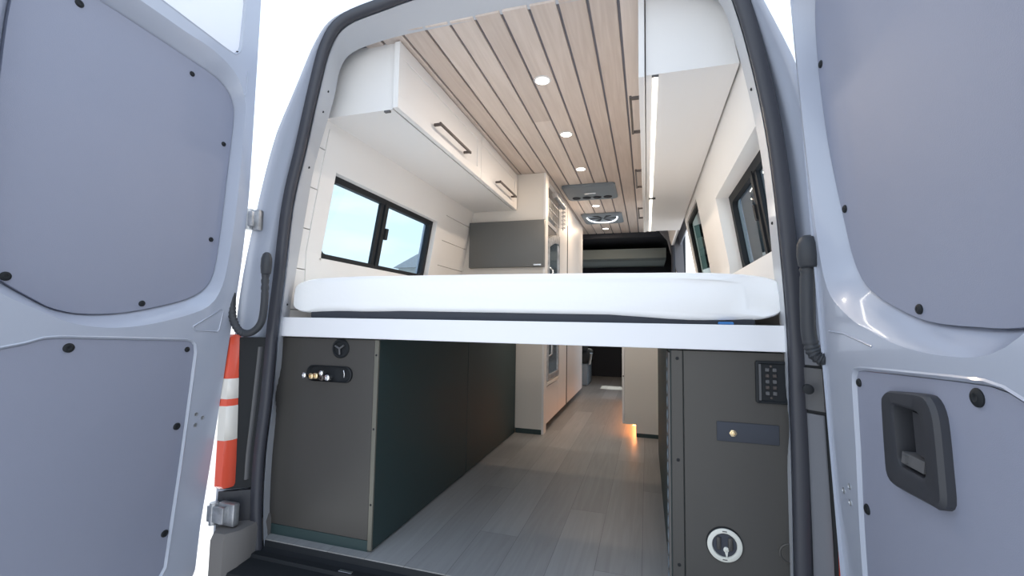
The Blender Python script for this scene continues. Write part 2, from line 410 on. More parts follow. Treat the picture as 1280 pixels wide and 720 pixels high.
# side skins (with the window holes) and roof skin
for side, F, holes, y0 in ((-1, wl, HL, 1.60), (1, wr, HR, 1.60)):
    bm = bmesh.new(); yy, zz = ys_zs(1.60, 7.3, -.5, 1.93, [h for h in holes], bends)
    cells(bm, F, side, zz, yy, holes, .085 if side < 0 else .095, .098 if side < 0 else .108); finish('side_panel', bm, M['paint'], van, smooth=20)
bm = bmesh.new()
rows = []
for y in (1.60, 3, 5.6, 6.75): rows.append([(x, y, z) for x, z in ((-.84, 1.93), (-.76, 2.02), (-.5, 2.06), (0, 2.075), (.54, 2.06), (.80, 2.02), (.87, 1.93))])
loft(bm, rows); finish('roof_panel', bm, M['paint'], van, smooth=40)
# lower black jamb trims, bumper and sill
def jamb(side, z0, z1, ta, tb, lift, m, name, notch=False):
    Ss, Oo = (SL, OL) if side < 0 else (SR, OR)
    bm = bmesh.new(); rows = []
    N = 10
    for k in range(N+1):
        z = z0+(z1-z0)*k/N
        xs = interp(z, [p[1] for p in Ss], [p[0] for p in Ss]); xo = interp(z, [p[1] for p in Oo], [p[0] for p in Oo])
        def P(t, l):
            return (xs+(xo-xs)*t, interp(t, [q[0] for q in jprof], [q[1] for q in jprof])-l, z)
        rows.append([P(ta, -.003), P(ta, lift*.8), P(ta+(tb-ta)*.12, lift), P(ta+(tb-ta)*.55, lift*1.05), P(tb-(tb-ta)*.1, lift), P(tb, lift*.8), P(tb, -.003)])
    V = loft(bm, rows); bm.faces.new(V[0]); bm.faces.new(V[-1][::-1])
    return finish(name, bm, m, van, smooth=40)
lab(jamb(-1, .19, .735, .24, .92, .008, M['black'], 'jamb_cover'), 'black jamb cover beside the red tail light')
jamb(-1, .22, .70, .34, .40, .016, M['grey_plastic'], 'jamb_strip')
lab(jamb(-1, -.06, .182, .24, .94, .010, M['handle'], 'jamb_cover'), 'dark lower jamb cover')
lab(jamb(1, -.06, .745, .24, 1.0, .008, M['black'], 'jamb_cover'), 'black jamb cover beside the door edge')
jamb(1, .17, .59, .30, .58, .014, M['pillar'], 'jamb_panel')  # body paint panel, its shade put into the darker colour
jamb(1, -.02, .74, .66, .74, .018, M['grey_plastic'], 'jamb_strip')
jb = jamb(1, .60, .705, .28, .60, .020, M['grey_plastic'], 'jamb_bracket')
bm = bmesh.new(); lathe(bm, (.883, 1.285, .655), (-.2, -1, 0), [(.012, -.004), (.012, .012), (.008, .014), (0, .013)], 16); finish('bracket_hole', bm, M['black'], jb, smooth=40)
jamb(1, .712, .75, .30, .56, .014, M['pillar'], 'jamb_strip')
bm = bmesh.new(); box(bm, (-.99, 1.10, -.42), (1.0, 1.33, -.10), .03, 3); lab(finish('rear_bumper', bm, M['bumper'], van), 'dark plastic bumper and step')
for sx in (-1, 1):
    bm = bmesh.new()
    poly = [(.88, 1.245), (.905, 1.205), (.955, 1.20), (.985, 1.24), (.99, 1.42), (.90, 1.42), (.88, 1.30)]
    rows = [[(XC+sx*(x-.02 if sx < 0 else x-.02), y, z) for x, y in poly] for z in (-.2, .055, .07)]
    rows[-1] = [(XC+sx*(.94+(x-.94)*.9-.02), 1.3+(y-1.3)*.9, .075) for x, y in poly]
    loft(bm, rows, closed=True, cap=True); finish('bumper_corner', bm, M['bumper'], van, smooth=40)
bm = bmesh.new()
pr = [(1.375, -.004), (1.358, -.004), (1.35, -.02), (1.33, -.028), (1.325, -.024), (1.30, -.024), (1.295, -.034), (1.25, -.038), (1.22, -.05), (1.20, -.12), (1.21, -.30)]
loft(bm, [[(x, y, z) for y, z in pr] for x in (-.875, -.5, 0, .5, .885)]); lab(finish('sill_plate', bm, M['black'], van, smooth=25), 'black rubber sill')
bm = bmesh.new(); box(bm, (-.48, 1.303, -.0245), (-.43, 1.315, -.0215), .001, 1); finish('sill_marker', bm, M['chrome'], van)
# tail lights
for sx in (-1, 1):
    bm = bmesh.new(); poly = [(.926, 1.272), (.938, 1.25), (.965, 1.245), (1.0, 1.27), (1.015, 1.34), (1.01, 1.44), (.95, 1.44), (.928, 1.30)]
    def tl(a, b, grow=0.0):
        zs = [a, a+.01, b-.01, b]
        rows = [[(sx*(.965+(x-.965)*s)+(.01 if sx > 0 else 0), 1.34+(y-1.34)*s, z) for x, y in poly] for z, s in zip(zs, (.9, 1.0+grow, 1.0+grow, .9))]
        loft(bm, rows, closed=True, cap=True)
    tl(.20, .745); o = finish('tail_light', bm, M['red'], van, smooth=40); lab(o, 'tall red tail light lens')
    for za, zb in ((.36, .498), (.506, .595)):
        bm = bmesh.new(); tl(za, zb, .02); lab(finish('reversing_lens', bm, M['clear'], o, smooth=40), 'clear section of the tail light')
# lower and upper door hinges on the pillars
def hinge(c, sx, s=1.0):
    h = bmesh.new(); x, y, z = c
    box(h, (x-.045*s, y+.004, z-.042), (x+.030*s, y+.03, z+.035), .006); lathe(h, (x-sx*-.055*s if sx < 0 else x+.055*s, y, z-.04), (0, 0, 1), [(.0, 0), (.014, 0), (.014, .075), (.0, .075)], 14)
    box(h, (min(x, x+sx*.075*s), y-.012, z-.03), (max(x, x+sx*.075*s), y+.006, z+.026), .004)
    finish('hinge', h, M['steel'], van)
hinge((-.905, 1.245, .122), -1); hinge((-.868, 1.255, 1.168), -1, .45); hinge((.93, 1.25, .14), 1, .8)

# ------------------------------------------------------------------ rear doors
def polar(loop, c, n=120):
    out = []; N = len(loop)
    for k in range(n):
        a = 2*math.pi*k/n; dx, dy = math.cos(a), math.sin(a); best = None
        for i in range(N):
            x1, y1 = loop[i][0]-c[0], loop[i][1]-c[1]; x2, y2 = loop[(i+1) % N][0]-c[0], loop[(i+1) % N][1]-c[1]
            den = dx*(y2-y1)-dy*(x2-x1)
            if abs(den) < 1e-12: continue
            t = (x1*(y2-y1)-y1*(x2-x1))/den; u = (x1*dy-y1*dx)/den
            if t > 0 and -1e-6 <= u <= 1+1e-6 and (best is None or t > best): best = t
        out.append((c[0]+dx*best, c[1]+dy*best))
    return out
def door(sx, F, outline, rec, pan, low, top, clips, bolts, label, cut=None):
    root = thing('rear_door', label, 'van door', (F(0)+sx*.03, 1.0, -.10))
    def P(y, z, d): return (F(z)+sx*d, y, z)
    def sheet(bm, loops, d, levels=True):
        es = []
        for lp in loops:
            vs = [bm.verts.new((y, z, 0)) for y, z in lp]
            es += [bm.edges.new((vs[i], vs[(i+1) % len(vs)])) for i in range(len(vs))]
        bmesh.ops.triangle_fill(bm, edges=es, use_beauty=True, use_dissolve=False)
        for k in range(-1, 42):
            z = k*.05+.013
            bmesh.ops.bisect_plane(bm, geom=bm.verts[:]+bm.edges[:]+bm.faces[:], plane_co=(0, z, 0), plane_no=(0, 1, 0))
        for v in bm.verts: v.co = Vector(P(v.co.x, v.co.y, d))
    c = (.88, 1.25)
    rO = polar(rec, c); pI = polar(pan, c)
    mid = lambda t: [(a[0]+(b[0]-a[0])*t, a[1]+(b[1]-a[1])*t) for a, b in zip(rO, pI)]
    inset = lambda lp, d: [(p[0]-(p[0]-sum(q[0] for q in lp)/len(lp))/abs(.001+math.hypot(p[0]-.85, p[1]-.9))*d, p[1]-(p[1]-.9)/abs(.001+math.hypot(p[0]-.85, p[1]-.9))*d) for p in lp]
    bm = bmesh.new()
    holes = [rO, low] + ([top] if top else [])
    sheet(bm, [outline]+holes, 0)
    finish('door_frame', bm, M['paint'], root, smooth=40)
    bm = bmesh.new(); rows = []
    for t, d in ((0, 0), (.06, .003), (.2, .008), (.55, .03), (.85, .046), (1.04, .058), (1.1, .062)): rows.append([P(*p, d) for p in mid(t)])
    loft(bm, [r+[r[0]] for r in rows]); lab(finish('window_recess', bm, M['paint'], root, smooth=60), 'painted recess around the upper panel')
    bm = bmesh.new()
    rows = [[P(*p, d) for p in lp] for lp, d in ((pI, .056), (pI, .044), (mid(1.012), .0425))]
    loft(bm, [r+[r[0]] for r in rows]); bm2 = bmesh.new(); sheet(bm2, [mid(1.012)], .0425)
    me = bpy.data.meshes.new('tmp'); bm2.to_mesh(me); bm.from_mesh(me); bpy.data.meshes.remove(me); bm2.free()
    up = lab(finish('upper_panel', bm, M['panel'], root, smooth=30), 'grey panel filling the window recess')
    # lower panel in a shallow stamped step
    lc = (sum(p[0] for p in low)/len(low), sum(p[1] for p in low)/len(low))
    def shr(lp, d): 
        out = []
        N = len(lp)
        for i in range(N):
            a, b = lp[i-1], lp[(i+1) % N]; t = Vector((b[0]-a[0], b[1]-a[1])).normalized(); nn = Vector((-t.y, t.x))
            if nn.dot(Vector((lc[0]-lp[i][0], lc[1]-lp[i][1]))) < 0: nn = -nn
            out.append((lp[i][0]+nn.x*d, lp[i][1]+nn.y*d))
        return out
    bm = bmesh.new()
    loft(bm, [[P(*p, d) for p in lp]+[P(*lp[0], d)] for lp, d in ((low, 0), (shr(low, .003), -.002), (shr(low, .008), .004), (shr(low, .010), .009))]); finish('panel_step', bm, M['paint'], root, smooth=60)
    bm = bmesh.new(); sheet(bm, [shr(low, .0095)]+([cut] if cut else []), .005); lp = lab(finish('lower_panel', bm, M['panel'], root, smooth=30), 'grey panel covering the lower door')
    tp = None
    if top:
        tc_ = lambda: None
        lc = (sum(p[0] for p in top)/len(top), sum(p[1] for p in top)/len(top))
        bm = bmesh.new(); loft(bm, [[P(*p, d) for p in q]+[P(*q[0], d)] for q, d in ((top, 0), (shr(top, .004), -.002), (shr(top, .010), .006))]); finish('panel_step', bm, M['paint'], root, smooth=60)
        bm = bmesh.new(); sheet(bm, [shr(top, .0095)], .005); tp = lab(finish('top_panel', bm, M['panel_white'], root, smooth=30), 'white panel at the top of the door')
    # outer skin and edge
    bm = bmesh.new()
    sk = [(outline, 0), (outline, .012), (outline, .02), (outline, .066)]
    loft(bm, [[P(*p, d) for p in q]+[P(*q[0], d)] for q, d in sk]); bm2 = bmesh.new(); sheet(bm2, [outline], .066)
    me = bpy.data.meshes.new('tmp'); bm2.to_mesh(me); bm.from_mesh(me); bpy.data.meshes.remove(me); bm2.free()
    finish('door_skin', bm, M['paint'], root, smooth=40)
    for y, z, d, r in clips:
        bm = bmesh.new(); o_ = P(y, z, d)
        lathe(bm, o_, (-sx, 0, 0), [(r, -.001), (r, .002), (r*.8, .004), (r*.45, .0045), (r*.35, .0035), (0, .0035)], 18); finish('trim_clip', bm, M['black'], root, smooth=40)
    for y, z in bolts:
        bm = bmesh.new(); lathe(bm, P(y, z, 0), (-sx, 0, 0), [(.0065, -.001), (.0065, .0015), (.0045, .002), (.004, .0005), (0, .0005)], 14); finish('frame_plug', bm, M['steel'], root, smooth=40)
    return root, P
FLd = smoothf([0, .34, .74, .95, 1.24, 2.0], [-1.025, -.98, -.935, -.905, -.885, -.885], .1)
FRd = smoothf([.2, .35, .55, .95, 1.27, 1.7, 2.0], [.938, .925, .915, .898, .877, .855, .842], .1)
outl = rrect(.44, -.12, 1.243, 2.06, .05, 6)
panL = spline([(.645,.89),(.714,.845),(.756,.823),(.818,.811),(.913,.816),(1.021,.841),(1.10,.868),(1.145,.898),(1.170,.94),(1.179,1.021),(1.184,1.28),(1.196,1.50),(1.190,1.575),(1.155,1.622),(1.10,1.640),(1.039,1.646),(.914,1.657),(.77,1.666),(.68,1.66),(.625,1.62),(.605,1.54),(.600,1.3),(.600,1.02),(.612,.93)], 4)
recL = spline([(.633,.856),(.708,.818),(.777,.786),(.869,.773),(.972,.784),(1.09,.817),(1.15,.850),(1.180,.91),(1.19,1.0),(1.196,1.15),(1.205,1.50),(1.201,1.59),(1.165,1.66),(1.08,1.698),(.97,1.703),(.844,1.711),(.68,1.71),(.60,1.67),(.572,1.57),(.566,1.3),(.570,1.0),(.592,.90)], 4)
panR = spline([(.60,.90),(.65,.83),(.722,.813),(.80,.814),(.86,.817),(.92,.825),(.989,.845),(1.06,.872),(1.115,.905),(1.155,.965),(1.180,1.06),(1.205,1.18),(1.222,1.311),(1.228,1.463),(1.212,1.60),(1.165,1.64),(1.039,1.65),(.914,1.657),(.77,1.66),(.68,1.655),(.625,1.62),(.605,1.54),(.598,1.3),(.595,1.02)], 4)
recR = spline([(.60,.85),(.643,.809),(.683,.786),(.74,.773),(.848,.774),(.93,.785),(.996,.802),(1.07,.823),(1.13,.851),(1.180,.885),(1.208,.94),(1.224,1.05),(1.230,1.2),(1.234,1.46),(1.228,1.61),(1.18,1.68),(1.08,1.698),(.97,1.703),(.844,1.711),(.68,1.71),(.60,1.67),(.572,1.57),(.562,1.3),(.566,1.0)], 4)
lowL = [(.52,.70),(.60,.720),(.649,.733),(.69,.742),(.725,.754),(.756,.756),(.9,.748),(1.085,.737),(1.110,.732),(1.124,.717),(1.131,.69),(1.133,.609),(1.139,.3),(1.143,.053),(1.141,-.02),(1.12,-.055),(1.08,-.065),(.58,-.065),(.53,-.05),(.51,-.01)]
lowR = [(.52,.66),(.60,.715),(.655,.735),(.682,.745),(.714,.749),(.777,.747),(.92,.74),(1.059,.733),(1.085,.728),(1.098,.712),(1.102,.69),(1.111,.56),(1.130,.4),(1.143,.292),(1.148,.05),(1.141,-.02),(1.12,-.055),(1.08,-.065),(.58,-.065),(.53,-.05),(.51,-.01)]
topL = [(.55,1.78),(.70,1.768),(.896,1.750),(1.125,1.729),(1.155,1.730),(1.172,1.75),(1.178,1.773),(1.184,1.94),(1.175,1.975),(1.15,1.99),(.60,1.99),(.56,1.97)]
topR = [(.55,1.78),(.70,1.768),(.896,1.750),(1.125,1.729),(1.155,1.730),(1.172,1.75),(1.178,1.773),(1.184,1.94),(1.175,1.975),(1.15,1.99),(.60,1.99),(.56,1.97)]
doorL, PL = door(-1, FLd, outl, recL, panL, lowL, topL,
    [(.655,.897,.0425,.011),(.731,1.627,.0425,.010),(1.037,1.604,.0425,.008),(1.164,1.417,.0425,.008),(1.150,1.074,.0425,.008),(.962,.845,.0425,.009),
     (.781,.722,.005,.0125),(1.097,.70,.005,.0085),(1.102,.449,.005,.0115),(1.120,.097,.005,.0115),(1.163,1.748,.005,.005)],
    [(1.159,.477),(1.184,.461),(1.162,.441)], 'open rear door without a handle, hinged beside the box with the water valves')
doorR, PR = door(1, FRd, outl, recR, panR, lowR, topR,
    [(1.210,1.448,.0425,.009),(1.165,1.077,.0425,.009),(.924,.843,.0425,.009),(1.080,.698,.005,.0085),(.738,.722,.005,.0125),(1.097,.444,.005,.0105),(.70,1.6,.0425,.009)],
    [(1.196,.446),(1.162,.466),(1.166,.431)], 'open rear door with a black pull handle on its lower panel', cut=rrect(.838, .576, .928, .688, .012, 5))
# stamped triangle on the left door
bm = bmesh.new(); tube(bm, [PL(*p, -.0005) for p in [(1.10,.775),(1.19,.835),(1.2,.83),(1.196,.765),(1.19,.757),(1.11,.763),(1.10,.775)]], .0028, 6); finish('stamped_rib', bm, M['paint'], doorL, smooth=60)
bm = bmesh.new(); tube(bm, [PL(1.206, 1.70, 0), PL(1.205, 1.62, 0), PL(1.198, 1.605, 0)], .0025, 6); finish('stamped_rib', bm, M['paint'], doorL, smooth=60)
bm = bmesh.new(); tube(bm, [PR(1.20, .80, 0), PR(1.12, .796, 0), PR(1.00, .775, 0)], .0025, 6); finish('stamped_rib', bm, M['paint'], doorR, smooth=60)
# pull handle of the right door
def pf(y, z, d): return PR(y, z, d)
ho = [(.804,.60),(.803,.66),(.806,.690),(.818,.707),(.84,.711),(.925,.703),(.944,.699),(.957,.690),(.962,.675),(.969,.565),(.965,.549),(.95,.539),(.845,.545),(.824,.546),(.809,.556),(.805,.57)]
ho = spline(ho, 3)
cc = (.884, .626)
hi = polar(rrect(.845, .583, .921, .681, .012, 5), cc, 72); hop = polar(ho, cc, 72)
bm = bmesh.new()
mixl = lambda t: [(a[0]+(b[0]-a[0])*t, a[1]+(b[1]-a[1])*t) for a, b in zip(hop, hi)]
rows = [[pf(*p, d) for p in mixl(t)] for t, d in ((0, .005), (.0, -.006), (.12, -.012), (.8, -.013), (.95, -.010), (1.0, .0), (1.0, .035))]
V = loft(bm, [r+[r[0]] for r in rows]); bm.faces.new([bm.verts.new(p) for p in rows[-1]])
bez = lab(finish('pull_handle', bm, M['handle'], doorR, smooth=35), 'black recessed pull handle')
bm = bmesh.new()
hexa(bm, [pf(.847,.612,-.006), pf(.847,.612,.03), pf(.884,.612,.03), pf(.884,.612,-.001), pf(.847,.677,-.006), pf(.847,.677,.03), pf(.884,.677,.03), pf(.884,.677,-.001)]); finish('grip', bm, M['handle'], bez, smooth=20)
bm = bmesh.new()
hexa(bm, [pf(.852,.588,-.009), pf(.852,.588,.02), pf(.915,.588,.02), pf(.915,.588,-.009), pf(.852,.606,-.006), pf(.852,.606,.02), pf(.915,.606,.02), pf(.915,.606,-.006)])
hexa(bm, [pf(.895,.592,-.013), pf(.895,.592,.0), pf(.903,.592,.0), pf(.903,.592,-.013), pf(.895,.603,-.012), pf(.895,.603,.0), pf(.903,.603,.0), pf(.903,.603,-.012)])
finish('latch_slider', bm, M['grey_plastic'], bez, smooth=20)

# ------------------------------------------------------------------ wiring hoses between pillar and door
def hose(pts, r, label, cap0):
    t = thing('wiring_hose', label, 'hose', pts[0])
    P = spline([tuple(p) for p in pts], 14, False); n = len(P)
    rr = []
    for i in range(n):
        f = i/n
        rr.append(r*(1.0+.10*math.sin(i*1.9)) if (f < .2 or .55 < f < .85) else r)
    bm = bmesh.new(); tube(bm, P, rr, 14); finish('hose_tube', bm, M['rubber'], t, smooth=60)
    bm = bmesh.new(); c = Vector(pts[0]); 
    rows = []
    for k, (s, dz) in enumerate(((.4, .030), (.8, .024), (1.1, .008), (1.15, -.02), (1.0, -.045), (.8, -.05))):
        rows.append([(c.x+math.cos(a)*r*1.25*s*cap0, c.y-.008+math.sin(a)*r*1.2*s, c.z+dz) for a in [2*math.pi*q/16 for q in range(16)]])
    loft(bm, rows, closed=True, cap=True); finish('hose_boot', bm, M['rubber'], t, smooth=60)
hose([(-.806,1.268,1.012),(-.809,1.262,.96),(-.807,1.262,.86),(-.815,1.26,.79),(-.845,1.25,.755),(-.885,1.24,.757),(-.915,1.235,.80),(-.925,1.235,.86),(-.925,1.235,.93)], .0125, 'black corrugated wiring hose looping from the pillar to the handleless door', 1.1)
hose([(.884,1.262,1.005),(.883,1.262,.95),(.881,1.262,.86),(.882,1.262,.79),(.892,1.258,.745),(.915,1.25,.73),(.935,1.245,.735)], .0165, 'black corrugated wiring hose running down beside the door with the handle', 1.1)

# ------------------------------------------------------------------ bed
bed = thing('bed_platform', 'white bed rail and platform spanning the van under the mattress', 'bed', (XC, 1.4, .736))
bm = bmesh.new(); box(bm, (-.842, 1.377, .7385), (.862, 1.398, .8105), .0015, 1); lab(finish('rail', bm, M['rail'], bed), 'white front rail')
bm = bmesh.new(); box(bm, (-.872, 1.40, .765), (.882, 2.72, .802)); finish('platform_board', bm, M['whitep'], bed)
for y in (1.75, 2.1, 2.45):
    bm = bmesh.new(); box(bm, (-.872, y, .737), (.882, y+.05, .765)); finish('cross_slat', bm, M['steel'], bed)
mt = thing('mattress', 'thick white sheeted mattress lying on the bed platform', 'mattress', (XC, 2.0, .803))
bm = bmesh.new(); rows = []
NY, NX = 26, 90
def mz(x):   # lower hem height at the front
    return interp(x, [-.86, -.79, -.70, -.60, -.36, .23, .38, .457, .60, .72, .85], [.812, .812, .824, .831, .834, .835, .832, .825, .818, .813, .812])
import math as _m
def sq(a, e): return math.copysign(abs(a)**e, a)
prof2 = []
for k in range(64):
    a = 2*math.pi*k/64; prof2.append((sq(math.cos(a), .36), sq(math.sin(a), .36)))
ysm = [1.412, 1.418, 1.432, 1.46, 1.6, 1.9, 2.3, 2.60, 2.66, 2.69, 2.705]; sc_ = [.0, .90, .97, .995, 1, 1, 1, .995, .97, .9, .0]
xa, xb = -.828, .872
for y, s in zip(ysm, sc_):
    r = []
    for u, v in prof2:
        cx, hw = (xa+xb)/2, (xb-xa)/2
        top = .971-.002*u; 
        x = cx+hw*u*(1-(1-s)*.06) if s > .01 else cx+hw*u*.9
        hb = mz(x) if y < 1.6 else .812
        zc, hh = (top+hb)/2, (top-hb)/2
        z = zc+hh*v*(s if s > .01 else .72)
        wob = .004*math.sin(x*9+1)*math.cos(v*2) + .003*math.sin(x*23+v*3)
        yy = y+(wob if s > .5 else 0)
        if u > .86: yy += .006*math.sin(v*5+u*30)
        r.append((x, yy, z))
    rows.append(r)
loft(bm, rows, closed=True, cap=True); lab(finish('mattress_cover', bm, M['fabric'], mt, smooth=60), 'white fitted sheet')
bm = bmesh.new(); box(bm, (-.75, 1.425, .803), (.80, 2.68, .850), .01, 2); lab(finish('underlay', bm, M['under'], mt), 'dark pad under the sheet')
bm = bmesh.new(); box(bm, (.70, 1.408, .8105), (.74, 1.432, .8185), .002, 1); lab(finish('fabric_tag', bm, M['blue'], mt), 'small blue tag')

# ------------------------------------------------------------------ storage boxes under the bed
g = thing('storage_box', 'long black storage box under the bed with chrome water valves on its end', 'storage box', (-.65, 2.28, 0))
bm = bmesh.new(); box(bm, (-.876, 1.404, .0), (-.428, 3.165, .734)); finish('carcass', bm, M['boxside'], g)
bm = bmesh.new(); box(bm, (-.876, 1.398, .038), (-.437, 1.404, .734), .001, 1); lab(finish('end_panel', bm, M['boxblack'], g), 'satin black end panel')
bm = bmesh.new(); box(bm, (-.876, 1.3985, .0), (-.437, 1.404, .037)); lab(finish('kick_strip', bm, M['boxside'], g), 'black strip along the floor')
bm = bmesh.new(); box(bm, (-.4365, 1.3965, .004), (-.4195, 1.4055, .734), .0015, 1); et = lab(finish('edge_trim', bm, M['edge'], g), 'metal corner trim')
for z in (.16, .42, .68):
    bm = bmesh.new(); lathe(bm, (-.428, 1.397, z), (0, -1, 0), [(.004, -.001), (.004, .001), (0, .0015)], 10); finish('screw', bm, M['black'], et)
for y0, y1 in ((1.407, 2.243), (2.247, 3.160)):
    bm = bmesh.new(); box(bm, (-.428, y0, .004), (-.421, y1, .733), .001, 1); finish('side_panel', bm, M['boxside'], g)
bm = bmesh.new()
lathe(bm, (-.580, 1.398, .699), (0, -1, 0), [(.036, -.001), (.036, .003), (.031, .008), (.027, .008), (.025, .003), (0, .003)], 30); pc = lab(finish('port_cap', bm, M['black'], g), 'round black filler cap')
bm = bmesh.new()
for a in range(3):
    th = a*2*math.pi/3+.6; tube(bm, [(-.58, 1.389, .699), (-.58+.022*math.cos(th), 1.390, .699+.022*math.sin(th))], .0035, 8)
finish('cap_rib', bm, M['grey_plastic'], pc, smooth=50)
dish = rrect(-.725, .575, -.525, .634, .028, 6)
bm = bmesh.new()
cx, cz = -.625, .6045
def dsc(s): return [(cx+(u-cx)*s, cz+(v-cz)*s) for u, v in dish]
rows = [[(u, y, v) for u, v in dsc(s)] for s, y in ((1, 1.3985), (.99, 1.392), (.93, 1.390), (.88, 1.394), (.85, 1.3975))]
loft(bm, [r+[r[0]] for r in rows]); bm.faces.new([bm.verts.new(p) for p in rows[-1]])
dp = lab(finish('valve_dish', bm, M['black'], g, smooth=40), 'oblong black dish holding the valves')
for x, z, r, m in ((-.716,.598,.011,'chrome'),(-.684,.596,.012,'brass'),(-.664,.598,.012,'brass'),(-.640,.609,.010,'chrome'),(-.637,.592,.011,'bronze'),(-.613,.594,.012,'chrome')):
    bm = bmesh.new(); lathe(bm, (x, 1.397, z), (0, -1, 0), [(r*.7, 0), (r*.7, .012), (r, .013), (r*1.02, .024), (r*.9, .029), (r*.45, .031), (r*.4, .027), (0, .027)], 16); finish('valve', bm, M[m], dp, smooth=40)
bm = bmesh.new(); tube(bm, [(-.56, 1.392, .62), (-.553, 1.388, .607), (-.557, 1.392, .595)], .002, 8); finish('wire_clip', bm, M['chrome'], dp, smooth=60)

g = thing('storage_box', 'black storage box under the bed with a round white-ringed switch on its end', 'storage box', (.72, 2.1, 0))
bm = bmesh.new(); box(bm, (.572, 1.404, .0), (.884, 3.0, .734)); finish('carcass', bm, M['boxside'], g)
bm = bmesh.new(); box(bm, (.602, 1.398, .004), (.884, 1.404, .734), .001, 1); lab(finish('end_panel', bm, M['boxblack'], g), 'satin black end panel')
bm = bmesh.new(); box(bm, (.5675, 1.3965, .0), (.600, 1.404, .734), .0015, 1); et = lab(finish('edge_trim', bm, M['boxblack'], g), 'corner trim with screws')
for z in (.71, .42, .13):
    bm = bmesh.new(); lathe(bm, (.585, 1.397, z), (0, -1, 0), [(.005, -.001), (.005, .0012), (0, .002)], 12); finish('screw', bm, M['black'], et)
bm = bmesh.new(); box(bm, (.5665, 1.41, .005), (.572, 2.99, .733), .001, 1); finish('side_panel', bm, M['boxside'], g)
# slotted cargo track on the inner side
bm = bmesh.new(); box(bm, (.561, 1.420, .01), (.5665, 1.56, .725), .001, 1); lt = lab(finish('cargo_track', bm, M['bumper'], g), 'dark metal cargo track')
for k in range(17):
    bm = bmesh.new(); lathe(bm, (.5615, 1.485, .05+.04*k), (-1, 0, 0), [(.016, -.0005), (.016, .0025), (.010, .003), (.009, .0004), (0, .0004)], 14); finish('track_hole', bm, M['vent'], lt)
# breaker panel
bm = bmesh.new()
rows = [[(u, y, v) for u, v in rrect(.789-s, .596-s, .872+s, .712+s, max(.002, .006+s), 4)] for s, y in ((0, 1.3985), (0, 1.390), (-.006, 1.388), (-.009, 1.392))]
loft(bm, [r+[r[0]] for r in rows]); bm.faces.new([bm.verts.new(p) for p in rows[-1]]); bp = lab(finish('breaker_panel', bm, M['black'], g, smooth=30), 'black breaker panel')
for k, z in enumerate((.688, .672, .656, .640, .624)):
    for x in (.818, .836):
        bm = bmesh.new(); box(bm, (x-.005, 1.3885, z-.005), (x+.005, 1.393, z+.005), .0015, 1)
        finish('breaker_switch', bm, M['grey_plastic' if (k+int(x*100)) % 2 else 'bronze'], bp)
bm = bmesh.new(); box(bm, (.796, 1.389, .604), (.803, 1.393, .704), .001, 1); finish('panel_bar', bm, M['grey_plastic'], bp)
for z in (.612, .698):
    bm = bmesh.new(); lathe(bm, (.827, 1.392, z), (0, -1, 0), [(.003, 0), (.003, .0015), (0, .002)], 10); finish('screw', bm, M['bronze'], bp)
# plate with bolt
bm = bmesh.new(); box(bm, (.688, 1.3945, .484), (.845, 1.3985, .538), .0025, 2); pl = lab(finish('bolt_plate', bm, M['under'], g), 'dark strap plate')
bm = bmesh.new(); lathe(bm, (.730, 1.395, .508), (0, -1, 0), [(.010, 0), (.010, .002), (.007, .003), (.0065, .007), (.003, .008), (.003, .005), (0, .005)], 6); lab(finish('bolt', bm, M['brass'], pl), 'brass bolt')
# round battery switch
c = (.703, 1.398, .2035)
bm = bmesh.new(); lathe(bm, c, (0, -1, 0), [(.047, -.001), (.047, .004), (.044, .0055), (.0435, .005)], 48, cap=False); sw = lab(finish('battery_switch', bm, M['black'], g, smooth=40), 'round rotary switch with off-white ring')
bm = bmesh.new(); lathe(bm, c, (0, -1, 0), [(.0445, .004), (.0445, .007), (.042, .0085), (.033, .0085), (.031, .006), (.031, .003)], 48, cap=False); rg = lab(finish('switch_ring', bm, M['offwhite'], sw, smooth=40), 'off-white ring')
for a0 in (90, 270):
    bm = bmesh.new(); rows = []
    for k in range(7):
        a = math.radians(a0-9+3*k); rows.append([(c[0]+q*math.cos(a), c[1]-y, c[2]+q*math.sin(a)) for q, y in ((.0362, .0084), (.0362, .0091), (.0388, .0091), (.0388, .0084))])
    loft(bm, rows, closed=True, cap=True); finish('ring_mark', bm, M['grey_plastic'], sw, smooth=0)
bm = bmesh.new(); lathe(bm, c, (0, -1, 0), [(.031, .003), (.030, .006), (.022, .007), (0, .007)], 40); finish('switch_dial', bm, M['under'], sw, smooth=40)
bm = bmesh.new()
box(bm, (c[0]-.021, c[1]-.012, c[2]-.012), (c[0]-.010, c[1]-.006, c[2]+.022), .003); box(bm, (c[0]+.008, c[1]-.012, c[2]-.012), (c[0]+.020, c[1]-.006, c[2]+.022), .003); finish('dial_grip', bm, M['boxblack'], sw)
bm = bmesh.new(); lathe(bm, (c[0]+.003, c[1]-.007, c[2]-.010), (0, -1, 0), [(.007, 0), (.007, .003), (.003, .004), (.003, .002), (0, .002)], 20)
hexa(bm, [(c[0]-.002, c[1]-.0075, c[2]-.012), (c[0]-.002, c[1]-.01, c[2]-.012), (c[0]+.008, c[1]-.01, c[2]-.012), (c[0]+.008, c[1]-.0075, c[2]-.012), (c[0]+.004, c[1]-.0075, c[2]-.032), (c[0]+.004, c[1]-.009, c[2]-.032), (c[0]+.0055, c[1]-.009, c[2]-.032), (c[0]+.0055, c[1]-.0075, c[2]-.032)])
lab(finish('dial_pointer', bm, M['offwhite'], sw, smooth=40), 'off-white pointer')
bm = bmesh.new(); lathe(bm, (.862, 1.398, .205), (0, -1, 0), [(.026, -.001), (.026, .003), (.023, .004), (.021, .002), (0, .002)], 30); finish('port_ring', bm, M['boxblack'], g, smooth=40)

